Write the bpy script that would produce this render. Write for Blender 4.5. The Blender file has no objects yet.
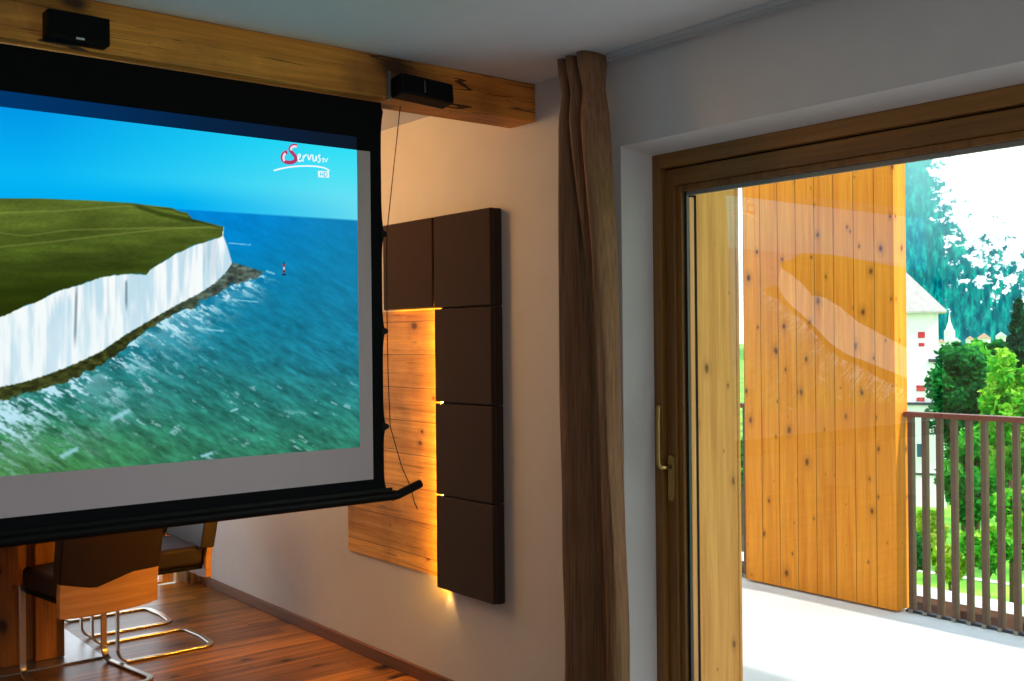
import bpy, bmesh, math, random
import numpy as np
from mathutils import Vector, Matrix
random.seed(7)
rng = np.random.default_rng(11)
scn = bpy.context.scene
COL = scn.collection
V = Vector

# ------------------------------------------------------------------ camera (solved from the room's own lines)
F_PX, YAW, PITCH, ROLL, CAM_D, CAM_H = 1048.59, 38.859, -0.0164, -0.5778, 2.5916, 1.5
yy, pp, rr = (math.radians(a) for a in (YAW, PITCH, ROLL))
FW = V((math.sin(yy)*math.cos(pp), math.cos(yy)*math.cos(pp), math.sin(pp)))
_r0 = V((math.cos(yy), -math.sin(yy), 0)); _u0 = _r0.cross(FW)
RT = math.cos(rr)*_r0 + math.sin(rr)*_u0
UP = -math.sin(rr)*_r0 + math.cos(rr)*_u0
CP = V((-CAM_D, 0, CAM_H))
cd = bpy.data.cameras.new('camera'); cam = bpy.data.objects.new('camera', cd); COL.objects.link(cam)
m = Matrix((RT, UP, -FW)).transposed().to_4x4(); m.translation = CP
cam.matrix_world = m
cd.sensor_width = 36; cd.lens = F_PX/1024*36; cd.clip_start = .05; cd.clip_end = 5000
scn.camera = cam
scn.view_settings.view_transform = 'Standard'
scn.view_settings.look = 'None'
scn.view_settings.exposure = 0

def ray(px, py): return FW + RT*((px-512)/F_PX) + UP*((340.5-py)/F_PX)
def on(px, py, ax, val):            # measured point -> point on a real plane (ax = 0,1,2)
    D = ray(px, py); t = (val-CP[ax])/D[ax]; return CP + D*t
def far(px, py, depth): return CP + ray(px, py)*depth

# ------------------------------------------------------------------ helpers
def lin(c):
    c = [x/255 for x in c[:3]]
    return tuple(x/12.92 if x <= .04045 else ((x+.055)/1.055)**2.4 for x in c) + (1,)

class MB:
    def __init__(s): s.v = []; s.f = []; s.mi = []
    def add(s, vs, fs, mi=0):
        n = len(s.v); s.v += [tuple(p) for p in vs]
        for f in fs: s.f.append(tuple(i+n for i in f)); s.mi.append(mi)
    def box(s, a, b, mi=0, M=None):
        x0, y0, z0 = (min(p, q) for p, q in zip(a, b)); x1, y1, z1 = (max(p, q) for p, q in zip(a, b))
        vs = [V(p) for p in ((x0,y0,z0),(x1,y0,z0),(x1,y1,z0),(x0,y1,z0),(x0,y0,z1),(x1,y0,z1),(x1,y1,z1),(x0,y1,z1))]
        if M is not None: vs = [M @ p for p in vs]
        s.add(vs, [(0,3,2,1),(4,5,6,7),(0,1,5,4),(1,2,6,5),(2,3,7,6),(3,0,4,7)], mi)
    def prism(s, poly, ax, a, b, mi=0):   # poly in the two other axes (cyclic order kept), extruded along ax
        def P(p, t):
            q = [0,0,0]; o = [i for i in range(3) if i != ax]; q[o[0]], q[o[1]] = p; q[ax] = t; return q
        n = len(poly)
        s.add([P(p, a) for p in poly] + [P(p, b) for p in poly],
              [tuple(range(n)), tuple(range(2*n-1, n-1, -1))] + [(i, i+n, (i+1) % n + n, (i+1) % n) for i in range(n)], mi)
    def tube(s, pts, r, seg=8, mi=0, cap=True):
        s.sweep(pts, [(r*math.cos(2*math.pi*k/seg), r*math.sin(2*math.pi*k/seg)) for k in range(seg)], mi, cap)
    def sweep(s, pts, prof, mi=0, cap=True, side=None):
        pts = [V(p) for p in pts]; n = len(pts); seg = len(prof)
        T = [(pts[min(i+1, n-1)]-pts[max(i-1, 0)]).normalized() for i in range(n)]
        if side is None: side = V((0,0,1)).cross(T[0]) if abs(T[0].z) < .9 else V((1,0,0))
        S = (V(side) - T[0]*V(side).dot(T[0])).normalized(); vs = []
        for i in range(n):
            if i:
                q = T[i-1].rotation_difference(T[i]); S = q @ S
                S = (S - T[i]*S.dot(T[i])).normalized()
            N = T[i].cross(S)
            vs += [pts[i] + S*a + N*b for a, b in prof]
        fs = [(i*seg+k, i*seg+(k+1) % seg, (i+1)*seg+(k+1) % seg, (i+1)*seg+k) for i in range(n-1) for k in range(seg)]
        if cap: fs += [tuple(range(seg-1, -1, -1)), tuple((n-1)*seg+k for k in range(seg))]
        s.add(vs, fs, mi)
    def lathe(s, prof, seg=20, c=(0,0,0), mi=0):
        n = len(prof); vs = []
        for r, z in prof: vs += [(c[0]+r*math.cos(2*math.pi*k/seg), c[1]+r*math.sin(2*math.pi*k/seg), c[2]+z) for k in range(seg)]
        fs = [(i*seg+k, i*seg+(k+1) % seg, (i+1)*seg+(k+1) % seg, (i+1)*seg+k) for i in range(n-1) for k in range(seg)]
        fs += [tuple(range(seg-1, -1, -1)), tuple((n-1)*seg+k for k in range(seg))]
        s.add(vs, fs, mi)
    def build(s, name, mats, parent=None, bevel=0, smooth=False, fix=True, segs=2):
        me = bpy.data.meshes.new(name); me.from_pydata(s.v, [], s.f)
        if not isinstance(mats, (list, tuple)): mats = [mats]
        for mt in mats: me.materials.append(mt)
        for p, k in zip(me.polygons, s.mi): p.material_index = k
        if fix:
            bm = bmesh.new(); bm.from_mesh(me); bmesh.ops.recalc_face_normals(bm, faces=bm.faces); bm.to_mesh(me); bm.free()
        if smooth: me.polygons.foreach_set('use_smooth', [True]*len(me.polygons))
        o = bpy.data.objects.new(name, me); COL.objects.link(o)
        if parent: o.parent = parent
        if bevel:
            b = o.modifiers.new('bevel', 'BEVEL'); b.width = bevel; b.segments = segs; b.limit_method = 'ANGLE'; b.angle_limit = .7
            b.harden_normals = True; me.polygons.foreach_set('use_smooth', [True]*len(me.polygons))
        return o
def tag(o, label=None, cat=None, group=None, kind=None):
    if label: o['label'] = label
    if cat: o['category'] = cat
    if group: o['group'] = group
    if kind: o['kind'] = kind
    return o
def thing(name, label, cat, loc=(0,0,0), rz=0, group=None, kind=None):
    o = bpy.data.objects.new(name, None); COL.objects.link(o); o.location = loc; o.rotation_euler = (0,0,rz)
    o.empty_display_size = .1
    return tag(o, label, cat, group, kind)
def copy_tree(o, parent=None):
    c = o.copy(); COL.objects.link(c)
    if parent: c.parent = parent
    for ch in list(o.children): copy_tree(ch, c)
    return c
def rounded(w, h, r, n=4):
    pts = []
    for cx, cy, a0 in ((w/2-r, h/2-r, 0), (-w/2+r, h/2-r, 90), (-w/2+r, -h/2+r, 180), (w/2-r, -h/2+r, 270)):
        for k in range(n+1):
            a = math.radians(a0+90*k/n); pts.append((cx+r*math.cos(a), cy+r*math.sin(a)))
    return pts

# ------------------------------------------------------------------ materials
def new_mat(name):
    mt = bpy.data.materials.new(name); mt.use_nodes = True; nt = mt.node_tree; nt.nodes.clear()
    out = nt.nodes.new('ShaderNodeOutputMaterial'); b = nt.nodes.new('ShaderNodeBsdfPrincipled')
    nt.links.new(b.outputs[0], out.inputs[0]); return mt, nt, b, out
def N(nt, typ, **kw):
    n = nt.nodes.new(typ)
    for k, v in kw.items():
        if k.startswith('i_'):
            n.inputs[int(k[2:]) if k[2:].isdigit() else k[2:].replace('_', ' ')].default_value = v
        else: setattr(n, k, v)
    return n
def math_(nt, op, a, b=None, clamp=False):
    n = nt.nodes.new('ShaderNodeMath'); n.operation = op; n.use_clamp = clamp
    for i, x in enumerate((a, b)):
        if x is None: continue
        if isinstance(x, (int, float)): n.inputs[i].default_value = x
        else: nt.links.new(x, n.inputs[i])
    return n.outputs[0]
def ramp(nt, fac, stops, interp='LINEAR'):
    n = nt.nodes.new('ShaderNodeValToRGB'); r = n.color_ramp; r.interpolation = interp
    while len(r.elements) < len(stops): r.elements.new(.5)
    for e, (p, c) in zip(r.elements, stops): e.position = p; e.color = c if len(c) == 4 else tuple(c)+(1,)
    nt.links.new(fac, n.inputs[0]); return n.outputs[0]
def mix(nt, fac, a, b, blend='MIX'):
    n = nt.nodes.new('ShaderNodeMix'); n.data_type = 'RGBA'; n.blend_type = blend
    for i, x in ((0, fac), (6, a), (7, b)):
        if isinstance(x, (int, float)): n.inputs[i].default_value = x
        elif isinstance(x, tuple): n.inputs[i].default_value = x
        else: nt.links.new(x, n.inputs[i])
    return n.outputs[2]
def coords(nt):
    tc = nt.nodes.new('ShaderNodeTexCoord'); sp = nt.nodes.new('ShaderNodeSeparateXYZ')
    nt.links.new(tc.outputs['Object'], sp.inputs[0]); return tc.outputs['Object'], sp.outputs
def comb(nt, x, y, z):
    n = nt.nodes.new('ShaderNodeCombineXYZ')
    for i, q in enumerate((x, y, z)):
        if isinstance(q, (int, float)): n.inputs[i].default_value = q
        else: nt.links.new(q, n.inputs[i])
    return n.outputs[0]

def plain(name, rgb, rough=.5, metal=0, var=.06, scale=8, bump=0, spec=.5, sheen=0):
    mt, nt, b, out = new_mat(name); co, sp = coords(nt)
    no = N(nt, 'ShaderNodeTexNoise', i_Scale=scale, i_Detail=4.0); nt.links.new(co, no.inputs['Vector'])
    c = lin(rgb)
    lo = tuple(x*(1-var) for x in c[:3])+(1,); hi = tuple(min(1, x*(1+var)) for x in c[:3])+(1,)
    nt.links.new(ramp(nt, no.outputs[0], [(.3, lo), (.7, hi)]), b.inputs['Base Color'])
    b.inputs['Roughness'].default_value = rough; b.inputs['Metallic'].default_value = metal
    b.inputs['Specular IOR Level'].default_value = spec
    if sheen: b.inputs['Sheen Weight'].default_value = sheen
    if bump:
        n2 = N(nt, 'ShaderNodeTexNoise', i_Scale=bump[1], i_Detail=3.0); nt.links.new(co, n2.inputs['Vector'])
        bp_ = N(nt, 'ShaderNodeBump', i_Strength=bump[0], i_Distance=.01); nt.links.new(n2.outputs[0], bp_.inputs['Height'])
        nt.links.new(bp_.outputs[0], b.inputs['Normal'])
    return mt
def emit(name, rgb, strength):
    mt, nt, b, out = new_mat(name); nt.nodes.remove(b)
    e = N(nt, 'ShaderNodeEmission', i_Strength=strength); e.inputs[0].default_value = lin(rgb)
    nt.links.new(e.outputs[0], out.inputs[0]); return mt

def wood(name, c1, c2, along=1, across=2, w=0, off=0, c_knot=None, knot=.0, ks=5.0, rough=.45, var=.25, gap=.25, gapw=.012, grain=1.0, crack=0, length=0, spec=.4, bump=.15, lines=0):
    mt, nt, b, out = new_mat(name); co, sp = coords(nt)
    A, B = sp[along], sp[across]; Cc = sp[3-along-across]
    if w:
        q = math_(nt, 'DIVIDE', math_(nt, 'ADD', B, off), w); idx = math_(nt, 'FLOOR', q); fr = math_(nt, 'FRACT', q)
        A0 = A
        if length:
            sh = N(nt, 'ShaderNodeTexWhiteNoise', noise_dimensions='1D'); nt.links.new(idx, sh.inputs['W'])
            q2 = math_(nt, 'ADD', math_(nt, 'DIVIDE', A, length), math_(nt, 'MULTIPLY', sh.outputs[0], 7.3))
            i2 = math_(nt, 'FLOOR', q2); f2 = math_(nt, 'FRACT', q2)
            idx = math_(nt, 'ADD', math_(nt, 'MULTIPLY', idx, 13.7), math_(nt, 'MULTIPLY', i2, 3.1))
        wn = N(nt, 'ShaderNodeTexWhiteNoise', noise_dimensions='1D'); nt.links.new(idx, wn.inputs['W']); rnd = wn.outputs[0]
        shift = math_(nt, 'MULTIPLY', rnd, 41.0)
    else: shift = 0.0; rnd = None
    As = math_(nt, 'ADD', A, shift)
    vec = comb(nt, math_(nt, 'MULTIPLY', As, 1.1*grain), math_(nt, 'MULTIPLY', B, 26*grain), math_(nt, 'MULTIPLY', Cc, 26*grain))
    n1 = N(nt, 'ShaderNodeTexNoise', i_Scale=1.0, i_Detail=7.0, i_Roughness=.6, i_Distortion=.6); nt.links.new(vec, n1.inputs['Vector'])
    vec2 = comb(nt, math_(nt, 'MULTIPLY', As, 5*grain), math_(nt, 'MULTIPLY', B, 190*grain), math_(nt, 'MULTIPLY', Cc, 190*grain))
    n2 = N(nt, 'ShaderNodeTexNoise', i_Scale=1.0, i_Detail=3.0); nt.links.new(vec2, n2.inputs['Vector'])
    g = math_(nt, 'ADD', math_(nt, 'MULTIPLY', n1.outputs[0], .72), math_(nt, 'MULTIPLY', n2.outputs[0], .28))
    col = ramp(nt, g, [(.32, lin(c1)), (.66, lin(c2))])
    if rnd is not None:
        br = math_(nt, 'ADD', math_(nt, 'MULTIPLY', rnd, 2*var), 1-var)
        col = mix(nt, 1.0, col, comb(nt, br, br, br), 'MULTIPLY')
    hgt = g
    if c_knot:
        kv = comb(nt, math_(nt, 'MULTIPLY', As, ks*.62), math_(nt, 'MULTIPLY', math_(nt, 'ADD', math_(nt, 'ADD', B, Cc), math_(nt, 'MULTIPLY', shift, 1.37)), ks), 0.0)
        wob = N(nt, 'ShaderNodeTexNoise', i_Scale=2.5, i_Detail=2.0); nt.links.new(kv, wob.inputs['Vector'])
        kv2 = N(nt, 'ShaderNodeVectorMath', operation='MULTIPLY_ADD'); nt.links.new(wob.outputs[1], kv2.inputs[0]); kv2.inputs[1].default_value = (.12,.12,0); nt.links.new(kv, kv2.inputs[2])
        vo = N(nt, 'ShaderNodeTexVoronoi', i_Scale=1.0, voronoi_dimensions='2D'); nt.links.new(kv2.outputs[0], vo.inputs['Vector'])
        sc = N(nt, 'ShaderNodeSeparateColor'); nt.links.new(vo.outputs['Color'], sc.inputs[0])
        rad = math_(nt, 'MULTIPLY', math_(nt, 'POWER', sc.outputs[0], 1.6), knot)
        mask = math_(nt, 'SUBTRACT', 1.0, math_(nt, 'DIVIDE', vo.outputs['Distance'], math_(nt, 'MAXIMUM', rad, .001)), clamp=True)
        mask = math_(nt, 'MULTIPLY', mask, 1.6, clamp=True)
        col = mix(nt, mask, col, lin(c_knot))
        halo = math_(nt, 'SUBTRACT', 1.0, math_(nt, 'DIVIDE', vo.outputs['Distance'], math_(nt, 'MAXIMUM', math_(nt, 'MULTIPLY', rad, 2.6), .001)), clamp=True)
        col = mix(nt, math_(nt, 'MULTIPLY', halo, .45), col, lin(tuple(x*.62 for x in c1)))
    if crack:
        cv = comb(nt, math_(nt, 'MULTIPLY', As, 2.2), math_(nt, 'MULTIPLY', B, 42), math_(nt, 'MULTIPLY', Cc, 42))
        n3 = N(nt, 'ShaderNodeTexNoise', i_Scale=1.0, i_Detail=5.0, i_Distortion=1.4, i_Roughness=.65); nt.links.new(cv, n3.inputs['Vector'])
        cm = ramp(nt, n3.outputs[0], [(.34, (1,1,1)), (.42, (0,0,0))])
        col = mix(nt, math_(nt, 'MULTIPLY', cm, crack), col, lin(tuple(x*.28 for x in c1)))
        lv = comb(nt, math_(nt, 'MULTIPLY', As, .9), math_(nt, 'MULTIPLY', B, 9), math_(nt, 'MULTIPLY', Cc, 9))
        n5 = N(nt, 'ShaderNodeTexNoise', i_Scale=1.0, i_Detail=3.0, i_Roughness=.4); nt.links.new(lv, n5.inputs['Vector'])
        br5 = N(nt, 'ShaderNodeTexNoise', i_Scale=2.3, i_Detail=1.0); nt.links.new(co, br5.inputs['Vector'])
        lm = math_(nt, 'MULTIPLY', math_(nt, 'LESS_THAN', math_(nt, 'ABSOLUTE', math_(nt, 'SUBTRACT', n5.outputs[0], .5)), .006), math_(nt, 'GREATER_THAN', br5.outputs[0], .45))
        col = mix(nt, math_(nt, 'MULTIPLY', lm, lines), col, lin(tuple(x*.16 for x in c1)))
        bl = N(nt, 'ShaderNodeTexNoise', i_Scale=3.1, i_Detail=5.0); nt.links.new(co, bl.inputs['Vector'])
        col = mix(nt, ramp(nt, bl.outputs[0], [(.46, (0,0,0)), (.68, (.55,.55,.55))]), col, lin(tuple(x*.52 for x in c1)))
    if w:
        e = math_(nt, 'LESS_THAN', math_(nt, 'MINIMUM', fr, math_(nt, 'SUBTRACT', 1.0, fr)), gapw)
        if length: e = math_(nt, 'MAXIMUM', e, math_(nt, 'LESS_THAN', f2, gapw*w/length*1.6))
        col = mix(nt, e, col, mix(nt, 1.0, col, (gap, gap, gap, 1), 'MULTIPLY'))
        hgt = math_(nt, 'SUBTRACT', g, math_(nt, 'MULTIPLY', e, 1.5))
    nt.links.new(col, b.inputs['Base Color'])
    b.inputs['Roughness'].default_value = rough; b.inputs['Specular IOR Level'].default_value = spec
    bu = N(nt, 'ShaderNodeBump', i_Strength=bump, i_Distance=.004); nt.links.new(hgt, bu.inputs['Height']); nt.links.new(bu.outputs[0], b.inputs['Normal'])
    return mt

M = {}
M['plaster'] = plain('white_plaster', (212,207,203), .9, var=.02, bump=(.08, 120), spec=.2)
M['ceiling'] = plain('ceiling_paint', (212,212,212), .9, var=.015, spec=.2)
M['floor'] = wood('floor_planks', (62,37,12), (182,122,48), along=0, across=1, w=.125, off=.03, rough=.33, var=.42, gap=.25, gapw=.016, length=1.7, c_knot=(40,18,8), knot=.2, ks=3.2, spec=.4)
M['base'] = wood('baseboard_wood', (92,56,30), (130,84,48), along=1, across=2, rough=.5, grain=.7)
M['beam'] = wood('old_beam_timber', (172,98,28), (246,166,66), along=0, across=2, rough=.6, crack=.8, c_knot=(30,14,6), knot=.34, ks=3.4, var=.1, grain=.8, bump=.4, lines=.9)
M['larch'] = wood('spruce_cladding', (216,120,24), (246,160,48), along=2, across=1, w=.1288, off=-3.1195+.1288*30+.008, c_knot=(116,54,12), knot=.135, ks=7.5, rough=.6, var=.08, gap=.42, gapw=.022, spec=.2)
M['post'] = wood('spruce_board', (186,122,50), (226,164,84), along=2, across=0, c_knot=(112,66,24), knot=.12, ks=8.0, rough=.6, spec=.2, grain=1.2)
M['doorwood'] = wood('stained_door_wood_upright', (108,70,28), (152,106,50), along=2, across=1, rough=.42, grain=1.1, bump=.05)
M['doorwoodh'] = wood('stained_door_wood_level', (108,70,28), (152,106,50), along=1, across=2, rough=.42, grain=1.1, bump=.05)
M['doorlight'] = wood('honey_door_wood', (176,112,48), (214,150,78), along=2, across=0, rough=.45, grain=1.1, bump=.05)
M['panelwood'] = wood('reclaimed_board_wood', (184,122,44), (236,180,92), along=1, across=2, w=.148, off=.04, c_knot=(90,54,20), knot=.12, ks=5, rough=.65, var=.12, gap=.35, gapw=.012, crack=.5, bump=.5)
M['tablewood'] = wood('table_oak', (112,66,24), (190,122,52), along=2, across=0, c_knot=(48,24,8), knot=.26, ks=5, rough=.5)
M['ply'] = wood('chair_plywood', (196,132,70), (236,178,108), along=0, across=2, rough=.4, grain=.8, bump=.03)
M['leather'] = plain('dark_leather', (34,17,13), .5, var=.15, scale=30, bump=(.15, 260), spec=.35)
M['steel'] = plain('brushed_steel', (196,186,172), .28, metal=1, var=.04, scale=60)
M['darkmetal'] = plain('base_plate_metal', (176,172,170), .35, metal=.85, var=.05)
M['black'] = plain('black_masking_cloth', (13,14,18), .85, var=.1, spec=.12)
M['blackplastic'] = plain('black_plastic', (6,6,7), .5, var=.1, spec=.15)
M['cord'] = plain('black_cord', (18,15,14), .7)
M['greyplastic'] = plain('grey_plastic', (110,104,100), .4)
M['logo'] = plain('silver_mark', (200,205,210), .3)
M['screen'] = plain('white_screen_cloth', (198,182,188), .85, var=.01, spec=.1)
M['bronze'] = plain('bronze_metal', (176,140,84), .3, metal=.9, var=.05)
M['gasket'] = plain('grey_rubber_seal', (24,36,40), .4)
M['alu'] = plain('pale_spacer', (150,146,138), .4, metal=.3)
M['felt'] = plain('brown_felt', (58,39,26), .95, var=.28, scale=420, bump=(.5, 700), spec=.1, sheen=.15)
M['rail'] = plain('rail_brown_metal', (104,78,66), .5, var=.08, metal=.1, spec=.3)
M['railtop'] = plain('handrail_brown', (120,62,46), .45, var=.08, spec=.3)
M['tile'] = plain('balcony_tile', (226,228,228), .6, var=.04, scale=3, spec=.3)
M['sill'] = plain('pale_sill', (190,190,186), .6)
M['track'] = plain('white_track', (176,178,180), .5, var=.02)
M['led'] = emit('warm_led', (255,176,44), 300.0)
M['white_wall'] = plain('outer_white_render', (226,224,220), .9, var=.05, scale=.8, spec=.1)
M['roof'] = plain('pale_shingle_roof', (186,176,172), .8, var=.12, scale=4, spec=.1)
M['ledge'] = plain('dark_ledge', (52,56,66), .7)
M['shutter'] = plain('red_shutter', (190,30,50), .6)
M['winglass'] = plain('blue_grey_window', (48,84,110), .2)
M['fence_wood'] = wood('weathered_brown_timber', (58,32,18), (104,66,40), along=1, across=2, rough=.7)
M['trunk'] = plain('bark', (84,66,48), .9, var=.3, scale=10)
M['path'] = plain('pale_gravel', (222,214,200), .9)

# fabric of the curtain: vertical threads
mt, nt, b, out = new_mat('taupe_curtain_linen'); co, sp = coords(nt)
v1 = comb(nt, math_(nt, 'MULTIPLY', sp[0], 190), math_(nt, 'MULTIPLY', sp[1], 190), math_(nt, 'MULTIPLY', sp[2], 5))
n1 = N(nt, 'ShaderNodeTexNoise', i_Scale=1.0, i_Detail=3.0); nt.links.new(v1, n1.inputs['Vector'])
v2 = comb(nt, math_(nt, 'MULTIPLY', sp[0], 26), math_(nt, 'MULTIPLY', sp[1], 26), math_(nt, 'MULTIPLY', sp[2], 7))
n2 = N(nt, 'ShaderNodeTexNoise', i_Scale=1.0, i_Detail=4.0, i_Distortion=1.0); nt.links.new(v2, n2.inputs['Vector'])
nt.links.new(ramp(nt, n1.outputs[0], [(.3, lin((118,84,60))), (.7, lin((156,116,86)))]), b.inputs['Base Color'])
b.inputs['Roughness'].default_value = .9; b.inputs['Specular IOR Level'].default_value = .1
bu = N(nt, 'ShaderNodeBump', i_Strength=.22, i_Distance=.010); nt.links.new(n2.outputs[0], bu.inputs['Height']); nt.links.new(bu.outputs[0], b.inputs['Normal'])
M['curtain'] = mt
M['curtain_pale'] = plain('pale_curtain_linen', (168,146,126), .9, var=.08, scale=30)

# clear glazing: see-through with real mirror reflection
mt, nt, b, out = new_mat('clear_glazing'); nt.nodes.remove(b)
tr = N(nt, 'ShaderNodeBsdfTransparent'); gl = N(nt, 'ShaderNodeBsdfGlossy', i_Roughness=0.0); ge = N(nt, 'ShaderNodeNewGeometry')
dt = N(nt, 'ShaderNodeVectorMath', operation='DOT_PRODUCT'); nt.links.new(ge.outputs['Normal'], dt.inputs[0]); nt.links.new(ge.outputs['Incoming'], dt.inputs[1])
sch = math_(nt, 'ADD', math_(nt, 'MULTIPLY', math_(nt, 'POWER', math_(nt, 'SUBTRACT', 1.0, math_(nt, 'ABSOLUTE', dt.outputs['Value'])), 5.0), .96), .04)
tr.inputs[0].default_value = (.97,.98,.97,1); gl.inputs[0].default_value = (1,1,1,1)
mx = N(nt, 'ShaderNodeMixShader'); nt.links.new(math_(nt, 'MULTIPLY', sch, 3.4, clamp=True), mx.inputs[0])
nt.links.new(tr.outputs[0], mx.inputs[1]); nt.links.new(gl.outputs[0], mx.inputs[2]); nt.links.new(mx.outputs[0], out.inputs[0])
M['glass'] = mt

# ------------------------------------------------------------------ room shell
H = 2.478
DOOR_Y1, DOOR_Y0 = 2.602, -.6
def struct(mb, name, mat, label=None, **kw):
    o = mb.build(name, mat, **kw); o['kind'] = 'structure'
    if label: o['label'] = label
    return o
mb = MB(); mb.box((-6.2,-3.2,-.12), (0,6.45,0)); struct(mb, 'floor', M['floor'])
mb = MB(); mb.box((-6.2,-3.2,H), (.232,6.6,H+.12)); struct(mb, 'ceiling', M['ceiling'])
mb = MB()   # wall with the terrace door; plaster reveals run in towards the door frame
mb.prism([(0,6.6),(0,DOOR_Y1),(.12,2.569),(.232,2.569),(.232,6.6)], 2, 0, H)
mb.prism([(0,H),(0,2.1713),(.12,2.1454),(.232,2.1454),(.232,H)], 1, -3.2, DOOR_Y1)
mb.prism([(0,-3.2),(0,DOOR_Y0),(.12,DOOR_Y0+.033),(.232,DOOR_Y0+.033),(.232,-3.2)], 2, 0, H)
struct(mb, 'wall_right', M['plaster'])
mb = MB()   # far wall with a tall terrace opening behind the dining table
mb.box((-6.2,6.45,0), (-2.0,6.6,H)); mb.box((-.12,6.45,0), (0,6.6,H)); mb.box((-2.0,6.45,2.15), (-.12,6.6,H))
struct(mb, 'wall_far', M['plaster'])
mb = MB(); mb.box((-6.35,-3.2,0), (-6.2,6.6,H)); struct(mb, 'wall_left', M['plaster'])
mb = MB(); mb.box((-6.35,-3.35,0), (.30,-3.2,H)); struct(mb, 'wall_back', M['plaster'])
mb = MB(); mb.box((-.016,2.9,0), (0,6.44,.058)); struct(mb, 'baseboard_right', M['base'], bevel=.003)
# far terrace door: frame and glass
mb = MB()
for a, c in (((-2.0,6.49,.0),(-1.93,6.56,2.15)), ((-.19,6.49,.0),(-.12,6.56,2.15)), ((-1.93,6.49,2.08),(-.19,6.56,2.15)), ((-1.93,6.49,0),(-.19,6.56,.012)), ((-1.1,6.49,.04),(-1.03,6.56,2.08))): mb.box(a, c)
fd = struct(mb, 'door_2', M['doorlight'], 'far terrace door with a pale wood frame behind the dining table')
for xa, xb in ((-1.93,-1.1), (-1.03,-.19)):
    mb = MB(); mb.add([(xa,6.525,.04), (xb,6.525,.04), (xb,6.525,2.08), (xa,6.525,2.08)], [(0,1,2,3)]); mb.build('glass_pane', M['glass'], fd)

# terrace door
door = thing('door_1', 'large brown wood framed terrace door with bronze handle, opening to the balcony', None, (.12,2.569,0), kind='structure')
def part(mb, name, mat, par, **kw):
    o = mb.build(name, mat, None, **kw); o.parent = par; o.matrix_parent_inverse = Matrix.Translation(-V(par.location)); return o
Y1, Y0, Z1 = 2.569, DOOR_Y0+.033, 2.1454
mb = MB(); mb.box((.12,Y1,0), (.23,Y1-.038,Z1)); mb.box((.12,Y0,0), (.23,Y0+.038,Z1)); part(mb, 'frame_upright', M['doorwood'], door, bevel=.003)
mb = MB(); mb.box((.12,Y0+.038,Z1-.05), (.23,Y1-.038,Z1)); mb.box((.12,Y0+.038,0), (.23,Y1-.038,.03)); part(mb, 'frame_rail', M['doorwoodh'], door, bevel=.003)
mb = MB(); mb.box((.15,Y1-.038,.03), (.21,Y1-.043,Z1-.05)); mb.box((.15,Y0+.043,Z1-.0555), (.21,Y1-.043,Z1-.05)); part(mb, 'shadow_gap_seal', M['black'], door)
# sash
sash = MB(); ys = Y1-.0405
sash.box((.14,ys,.035), (.19,ys-.0445,Z1-.055)); sash.box((.14,Y0+.0405,.035), (.19,Y0+.0965,Z1-.055))
s1 = part(sash, 'sash_upright', M['doorwood'], door, bevel=.003)
sash = MB(); sash.box((.1405,Y0+.0965,Z1-.113), (.19,ys-.0445,Z1-.055)); sash.box((.1405,Y0+.0965,.035), (.19,ys-.0445,.12)); part(sash, 'sash_rail', M['doorwoodh'], door, bevel=.003)
zt = Z1-.113
bd = MB(); bd.box((.151,ys-.0445,.12), (.178,ys-.0675,zt)); bd.box((.151,ys-.0675,zt), (.178,Y0+.0965,zt-.022)); part(bd, 'glazing_bead', M['doorwood'], door, bevel=.004)
bd = MB(); bd.box((.166,ys-.0677,.12), (.176,ys-.079,zt-.022)); part(bd, 'seal', M['gasket'], door)
bd = MB(); bd.box((.166,ys-.079,zt-.0222), (.176,Y0+.0965,zt-.037)); part(bd, 'spacer', M['alu'], door)
g = MB(); g.add([(.177,ys-.066,.12), (.177,Y0+.0965,.12), (.177,Y0+.0965,zt-.023), (.177,ys-.066,zt-.023)], [(0,1,2,3)]); part(g, 'glass_pane', M['glass'], door)
o_ = MB(); o_.box((.180,ys-.0446,.03), (.205,ys-.0785,zt-.04)); part(o_, 'outer_bead', M['doorlight'], door, bevel=.003)
o_ = MB(); o_.box((.206,ys-.03,.03), (.230,ys-.067,zt-.03)); part(o_, 'outer_seal', M['black'], door)
# handle on the sash upright
hd = MB(); prof = rounded(.026, .16, .0122, 5)
Mx = Matrix.Translation((.14, 2.505, 1.014))
n = len(prof); vs = [Mx @ V((-.009, a, c)) for a, c in prof] + [Mx @ V((0, a, c)) for a, c in prof]
hd.add(vs, [tuple(range(n)), tuple(range(2*n-1, n-1, -1))] + [(i, (i+1) % n, (i+1) % n+n, i+n) for i in range(n)])
ho = part(hd, 'handle', M['bronze'], door, bevel=.002)
hb = MB(); ell = rounded(.010, .014, .0045, 3)
hb.sweep([(.133,2.507,1.052),(.10,2.507,1.052),(.088,2.509,1.053),(.081,2.514,1.058),(.080,2.514,1.068),(.079,2.515,1.085),(.079,2.515,1.15),(.079,2.515,1.21),(.081,2.515,1.25),(.084,2.514,1.268)], ell)
g = part(hb, 'lever', M['bronze'], door, smooth=True); g.parent = ho; g.matrix_parent_inverse = Matrix()

# ------------------------------------------------------------------ curtain track and curtain
ct = MB(); ct.box((-.085,-2.5,H-.018), (-.035,2.585,H))
for x in (-.0745,-.0475): ct.box((x-.003,-2.5,H-.021), (x+.003,2.585,H-.018))
o = ct.build('curtain_track', M['track'], bevel=.002); tag(o, 'slim white double curtain track running along the ceiling edge above the terrace door', 'curtain track')

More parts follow.
